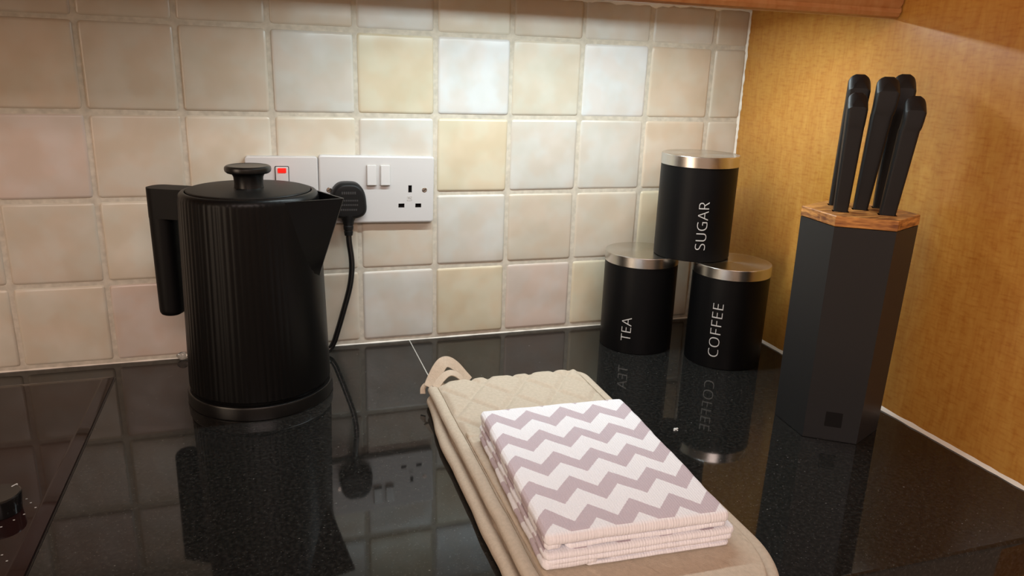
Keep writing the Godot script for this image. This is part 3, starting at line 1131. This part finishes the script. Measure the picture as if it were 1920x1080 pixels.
func oven_glove() -> void:
	var org := Vector3(0.346, 0.0, 0.2065)
	var t := thing("double_oven_glove", "beige quilted double oven glove folded flat on the worktop, under the towels", "oven glove", org)
	var width := 0.191
	var length := 0.437
	var ext := func(z: float, grow: float, tl: float, tr: float) -> Vector2:
		var xl := -grow
		var xr := width
		if z < tl: xl += tl - sqrt(maxf(0.0, tl * tl - (tl - z) * (tl - z)))
		if z < tr: xr -= tr - sqrt(maxf(0.0, tr * tr - (tr - z) * (tr - z)))
		var z1 := length - 0.0955
		if z > z1:
			var k := sqrt(maxf(0.0, 1.0 - pow((z - z1) / 0.0955, 2.0)))
			var mid := width / 2
			xl = mid + (xl - mid) * k
			xr = mid + (xr - mid) * k
		return Vector2(xl, xr)
	var zs := [0.0, 0.0004, 0.0012, 0.0025, 0.004, 0.006, 0.0085, 0.0105, 0.012, 0.014]
	var z := 0.0168
	while z < length - 0.014:
		zs.append(z)
		z += 0.0024
	for d in [0.0125, 0.0105, 0.0085, 0.006, 0.004, 0.0025, 0.0012, 0.0004, 0.0]:
		zs.append(length - d)
	var sides := [0.0, 0.0004, 0.0012, 0.0025, 0.004, 0.006, 0.0085, 0.0105, 0.0115, 0.013]
	var quilt := func(x: float, zz: float, d: float, puff: float) -> float:
		var rim := 0.0014 * exp(-pow((d - 0.0108) / 0.0012, 2.0))
		if d < 0.0108 : return -rim
		var a := fposmod((x - 0.0855) / 0.0500 + (zz - 0.0555) / 0.0733 + 0.5, 1.0) - 0.5
		var b := fposmod((x - 0.0855) / 0.0500 - (zz - 0.0555) / 0.0733 + 0.5, 1.0) - 0.5
		var g := minf(absf(a), absf(b)) * 0.041
		return puff * (1.0 - exp(-pow(g / 0.0030, 2.0))) * smoothstep(0.0108, 0.016, d) - rim + 0.0005 * soft.get_noise_2d(x * 60.0, zz * 60.0)
	# lower half
	var wob := func(zz: float) -> float: return 0.0012 * soft.get_noise_2d(zz * 14.0, 3.0)
	var low_ext := func(zz: float) -> Vector2:
		return ext.call(zz, 0.0075 * smoothstep(0.0, 0.11, zz) + 0.0010 + wob.call(zz), 0.010, 0.022)
	var low_top := func(x: float, zz: float, d: float) -> float: return 0.0058 + 0.0056 * edge_round(d, 0.0062) + quilt.call(x, zz, d, 0.0008) * edge_round(d, 0.004)
	var low_bot := func(_x: float, _z: float, d: float) -> float: return 0.0058 - 0.0053 * edge_round(d, 0.0062)
	obj("lower_pad", cushion(length, zs, sides, low_ext, low_top, low_bot).commit(60.0), M.cotton, t)
	# upper half
	var up_ext := func(zz: float) -> Vector2: return ext.call(zz, 0.0 + wob.call(zz + 3.0) * 0.8, 0.008, 0.020)
	var up_top := func(x: float, zz: float, d: float) -> float: return 0.0185 + 0.0052 * edge_round(d, 0.0060) + quilt.call(x, zz, d if zz > 0.04 else maxf(0.0, minf(x, width - x)), 0.0032) * edge_round(d, 0.004)
	var up_bot := func(_x: float, _z: float, d: float) -> float: return 0.0190 - 0.0055 * edge_round(d, 0.0060)
	var upper := obj("upper_pad", cushion(length, zs, sides, up_ext, up_top, up_bot, 0.2501).commit(60.0), M.cotton, t)
	# the fold that joins both halves at the far end
	var s := Shape.new()
	var rings := []
	for i in 25:
		var x := lerpf(0.006, width - 0.02, i / 24.0)
		var r := PackedVector3Array()
		var k := 1.0
		for j in 14:
			var a := PI * 0.5 + PI * j / 13.0
			r.append(Vector3(x, 0.0118 + 0.0104 * sin(a) * k, 0.0115 + 0.0108 * cos(a) * k))
		rings.append(r)
	s.loft(rings)
	obj("fold", s.commit(50.0), M.cotton, t)
	# plain pocket cloth over the near part, with its bound edge
	var p0 := 0.128
	var pocket_ext := func(zz: float) -> Vector2:
		var v: Vector2 = ext.call(zz + p0, 0.0, 0.001, 0.001)
		return Vector2(v.x + 0.0118, v.y - 0.0118)
	var pl := length - p0 - 0.0118
	var pzs := [0.0, 0.0006, 0.0015, 0.003, 0.006, 0.009, 0.0105, 0.012, 0.0135]
	z = 0.018
	while z < pl - 0.008:
		pzs.append(z)
		z += 0.0045
	pzs += [pl - 0.006, pl - 0.003, pl - 0.0015, pl - 0.0005, pl]
	var pocket_top := func(x: float, zz: float, d: float) -> float:
		var band := 0.0010 * (1.0 - smoothstep(0.0095, 0.0115, zz))
		var puck := 0.0006 * sin(zz * 900.0 + 6.0 * soft.get_noise_2d(x * 40.0, zz * 9.0)) * exp(-d / 0.006) * smoothstep(0.0, 0.002, d)
		return 0.0246 + 0.0021 * edge_round(d, 0.0030) + (band + puck) * edge_round(d, 0.002) + 0.0004 * soft.get_noise_2d(x * 30.0, zz * 30.0) * edge_round(d, 0.01)
	var pocket_bot := func(_x: float, _z: float, d: float) -> float: return 0.0246 - 0.0012 * edge_round(d, 0.003)
	obj("pocket", cushion(pl, pzs, [0.0, 0.0006, 0.0015, 0.003, 0.006], pocket_ext, pocket_top, pocket_bot).commit(60.0), M.cotton, t, Vector3(0, 0, p0))
	# stitch lines along the hems
	s = Shape.new()
	for side in 2:
		var path := PackedVector3Array()
		for i in 60:
			var zz := lerpf(0.012, 0.345, i / 59.0)
			var v: Vector2 = up_ext.call(zz)
			path.append(Vector3(v.x + 0.0108 if side == 0 else v.y - 0.0108, 0.0233, zz))
		s.tube(path, [0.0004], 5)
	obj("stitching", s.commit(60.0), M.stitch, upper)
	# hanging loop at the far left corner
	s = Shape.new()
	var arch := [Vector3(0.003, 0.0215, 0.006), Vector3(0.0075, 0.0290, 0.002), Vector3(0.0135, 0.0385, -0.002), Vector3(0.0200, 0.0450, -0.005), Vector3(0.0270, 0.0450, -0.006), Vector3(0.0350, 0.0395, -0.005), Vector3(0.0430, 0.0310, -0.002), Vector3(0.0500, 0.0240, 0.001)]
	var path := smooth_path(arch, 6)
	s.strap(path, Vector3(-0.05, 0.55, 0.80), 0.0150, 0.0018)
	var lp := obj("hanging_loop", s.commit(40.0), M.cotton, t)
	s = Shape.new()
	var arch2 := [Vector3(0.008, 0.0225, 0.010), Vector3(0.0150, 0.0295, 0.006), Vector3(0.0230, 0.0345, 0.003), Vector3(0.0300, 0.0345, 0.002), Vector3(0.0370, 0.0300, 0.003), Vector3(0.0430, 0.0230, 0.005)]
	s.strap(smooth_path(arch2, 6), Vector3(-0.05, 0.75, 0.60), 0.0085, 0.0018)
	obj("inner_fold", s.commit(40.0), M.cotton, lp)
	# small turned-over end of the binding at that corner
	s = Shape.new()
	var knot := [Vector3(-0.0045, 0.0135, 0.003), Vector3(-0.0040, 0.0190, 0.001), Vector3(-0.0010, 0.0232, 0.001), Vector3(0.0040, 0.0246, 0.003), Vector3(0.0080, 0.0235, 0.005)]
	s.strap(smooth_path(knot, 5), Vector3(-0.3, 0.8, 0.3), 0.0060, 0.0020)
	obj("binding_end", s.commit(40.0), M.cotton, t)


func smooth_path(points: Array, per: int) -> PackedVector3Array:
	var out := PackedVector3Array()
	for i in points.size() - 1:
		var a: Vector3 = points[maxi(i - 1, 0)]
		var b: Vector3 = points[i]
		var c: Vector3 = points[i + 1]
		var d: Vector3 = points[mini(i + 2, points.size() - 1)]
		for k in per:
			out.append(b.cubic_interpolate(c, a, d, float(k) / per))
	out.append(points[points.size() - 1])
	return out


# one folded layer of towelling; rect in towel axes
func layer(parent: Node3D, called: String, x0: float, x1: float, z0: float, z1: float, y0: float, y1: float, round_: float, sag: float, key: float, swell := 0.0) -> void:
	var length := z1 - z0
	var rc := 0.0055
	var ext := func(z: float) -> Vector2:
		var q := minf(z, length - z)
		var k := 0.0 if q > rc else rc - sqrt(maxf(0.0, rc * rc - (rc - q) * (rc - q)))
		return Vector2(x0 + k + 0.0008 * soft.get_noise_2d(z * 40.0, key), x1 - k + 0.0008 * soft.get_noise_2d(z * 40.0, key + 9.0))
	var zs := [0.0, 0.0003, 0.001, 0.002, 0.0035, 0.0055]
	var n := 44
	for i in range(1, n):
		zs.append(lerpf(0.0055, length - 0.0055, float(i) / n))
	for d in [0.0055, 0.0035, 0.002, 0.001, 0.0003, 0.0]:
		zs.append(length - d)
	var mid := (y0 + y1) / 2
	var half := (y1 - y0) / 2
	var lift := func(x: float, z: float) -> float: return 0.0008 * soft.get_noise_2d(x * 18.0 + key, (z + z0) * 18.0) + sag * 0.5 * sin((x - x0) / (x1 - x0) * PI)
	var top := func(x: float, z: float, d: float) -> float: return mid + half * edge_round(d, round_) + lift.call(x, z) + swell * smoothstep(0.0, 0.02, d)
	var bot := func(x: float, z: float, d: float) -> float: return mid - half * edge_round(d, round_) + lift.call(x, z)
	var o := obj(called, cushion(length, zs, [0.0, 0.0003, 0.001, 0.002, 0.0035, 0.0055], ext, top, bot, 0.25, Vector2(0.0, z0 / 0.25), length - 0.0036).commit(60.0), M.terry, parent)
	o.position = Vector3(0, 0, z0)


func tea_towels() -> void:
	var at := Vector3(0.3675, 0.0, 0.3480)
	var turn := deg_to_rad(-2.6)
	var low := thing("tea_towel", "lower of the two folded chevron towels, on the oven glove", "towel", at, turn, "folded chevron towels")
	layer(low, "bottom_layer", 0.0300, 0.1470, 0.004, 0.2065, 0.0281, 0.0309, 0.0015, 0.0, 1.0)
	layer(low, "tucked_layer", 0.0480, 0.1460, 0.060, 0.2048, 0.0303, 0.0335, 0.0017, 0.0, 5.0)
	layer(low, "middle_fold", 0.0000, 0.1485, 0.003, 0.2075, 0.0332, 0.0374, 0.0021, 0.0, 9.0)
	layer(low, "side_fold", -0.0022, 0.0420, 0.004, 0.2070, 0.0283, 0.0366, 0.0044, 0.0, 12.0)
	layer(low, "outer_fold", -0.0008, 0.1502, 0.002, 0.2070, 0.0370, 0.0424, 0.0027, 0.0, 14.0)
	var up := thing("tea_towel", "upper of the two folded towels, white and mauve chevrons on top of the pile", "towel", at, turn, "folded chevron towels")
	layer(up, "tucked_layer", 0.0160, 0.1445, 0.050, 0.2035, 0.0422, 0.0464, 0.0021, 0.0, 21.0)
	layer(up, "outer_fold", 0.0, 0.1455, 0.0, 0.2048, 0.0460, 0.0555, 0.0048, 0.0008, 27.0)
	layer(up, "side_fold", 0.0004, 0.0150, 0.002, 0.2035, 0.0420, 0.0500, 0.0038, 0.0, 31.0)


func power_cord() -> void:
	var t := thing("power_cord", "black kettle cord with a moulded plug, hanging from the double socket", "power cord", Vector3(0.2845, 0.2000, 0.0127))
	# plug body: outline in xy, front face towards the room
	var outline := [Vector2(0, 0.0234), Vector2(0.0085, 0.0228), Vector2(0.0145, 0.0195), Vector2(0.0190, 0.0135), Vector2(0.0215, 0.0060), Vector2(0.0226, -0.0030), Vector2(0.0228, -0.0115), Vector2(0.0205, -0.0170), Vector2(0.0160, -0.0205), Vector2(0.0090, -0.0225), Vector2(0.0, -0.0230)]
	var full := PackedVector2Array()
	for k in outline.size() - 1:
		for i in 4:
			var a: Vector2 = outline[maxi(k - 1, 0)]
			var d: Vector2 = outline[mini(k + 2, outline.size() - 1)]
			full.append((outline[k] as Vector2).cubic_interpolate(outline[k + 1], a, d, i / 4.0))
	var half := full.size()
	full.append(outline[outline.size() - 1])
	for k in range(half - 1, 0, -1):
		full.append(Vector2(-full[k].x, full[k].y))
	var s := Shape.new()
	var rings := []
	for k in [[0.0, 0.97], [0.001, 1.0], [0.011, 1.0], [0.0145, 0.965], [0.0172, 0.88], [0.0182, 0.80], [0.0184, 0.5]]:
		var r := PackedVector3Array()
		for p in full:
			r.append(Vector3(p.x * k[1], p.y * k[1], k[0]))
		rings.append(r)
	s.loft(rings)
	var plug := obj("plug", s.commit(35.0), M.rubber, t)
	plug.rotation.z = deg_to_rad(-1.0)
	# raised moulded marks and the lines of lettering, too small to read
	s = Shape.new()
	for row in [[0.0110, 7, 0.0032], [0.0015, 9, 0.0020], [-0.0040, 9, 0.0020], [-0.0100, 8, 0.0022]]:
		for i in row[1]:
			var x: float = (i - (row[1] - 1) / 2.0) * 0.0026
			s.box(Vector3(x - 0.0009, row[0] - row[2] / 2, 0.0180), Vector3(x + 0.0009, row[0] + row[2] / 2, 0.0187))
	obj("moulded_marks", s.commit(), M.emboss, plug)
	# cable guard with ribs
	s = Shape.new()
	s.tube(PackedVector3Array([Vector3(0, -0.018, 0.0095), Vector3(0, -0.0225, 0.0098), Vector3(0, -0.0260, 0.0100), Vector3(0, -0.0300, 0.0104), Vector3(0, -0.0301, 0.0104), Vector3(0, -0.0325, 0.0108), Vector3(0, -0.0326, 0.0108), Vector3(0, -0.0365, 0.0112), Vector3(0, -0.0366, 0.0112), Vector3(0, -0.039, 0.0115), Vector3(0, -0.0391, 0.0115), Vector3(0, -0.0440, 0.0120)]), [0.0098, 0.0090, 0.0072, 0.0066, 0.0060, 0.0060, 0.0064, 0.0060, 0.0054, 0.0054, 0.0058, 0.0050], 20)
	obj("cable_guard", s.commit(40.0), M.rubber, plug)
	var o := t.position
	var pts := [Vector3(0.2838, 0.1620, 0.0245), Vector3(0.2840, 0.1480, 0.0260), Vector3(0.2862, 0.1260, 0.0270), Vector3(0.2858, 0.1080, 0.0275), Vector3(0.2822, 0.0860, 0.0280), Vector3(0.2735, 0.0560, 0.0290), Vector3(0.2660, 0.0320, 0.0295), Vector3(0.2600, 0.0150, 0.0300), Vector3(0.2530, 0.0062, 0.0315), Vector3(0.2400, 0.0040, 0.0380), Vector3(0.2250, 0.0040, 0.0500), Vector3(0.2105, 0.0066, 0.0590)]
	for i in pts.size():
		pts[i] = pts[i] - o
	s = Shape.new()
	s.tube(smooth_path(pts, 8), [0.0037], 14)
	obj("cable", s.commit(60.0), M.cable_black, t)


func clear_clip() -> void:
	var s := Shape.new()
	var rings := []
	for i in 9:
		var a := PI * i / 8.0
		var r := PackedVector3Array()
		for j in 14:
			var b := TAU * j / 14.0
			var k := 1.0 + 0.18 * sin(b * 3.0 + i) * sin(a)
			r.append(Vector3(maxf(sin(a), 0.02) * cos(b) * 0.0060 * k, 0.0055 - cos(a) * 0.0054, maxf(sin(a), 0.02) * sin(b) * 0.0038 * k))
		rings.append(r)
	s.loft(rings)
	tag(obj("plastic_blob", s.commit(40.0), M.clear_plastic, self, Vector3(0.0755, 0.0, 0.0095)), "tiny clear plastic lump by the wall foot, left of the kettle base", "plastic lump")


func crumb() -> void:
	var s := Shape.new()
	for k in [[0.0, 0.0, 0.0022], [0.0030, -0.0014, 0.0014], [-0.0022, 0.0016, 0.0011], [0.0012, 0.0024, 0.0009]]:
		var r: float = k[2]
		s.lathe([Vector2(0, 0), Vector2(r * 0.8, 0), Vector2(r, r * 0.35), Vector2(r * 0.6, r * 0.8), Vector2(0, r * 0.9)], 7, Vector3(k[0], 0, k[1]))
	tag(obj("crumb", s.commit(30.0), M.print_white, self, Vector3(0.5901, 0.0001, 0.3356)), "small white crumb on the worktop between the towels and the canisters", "crumb")
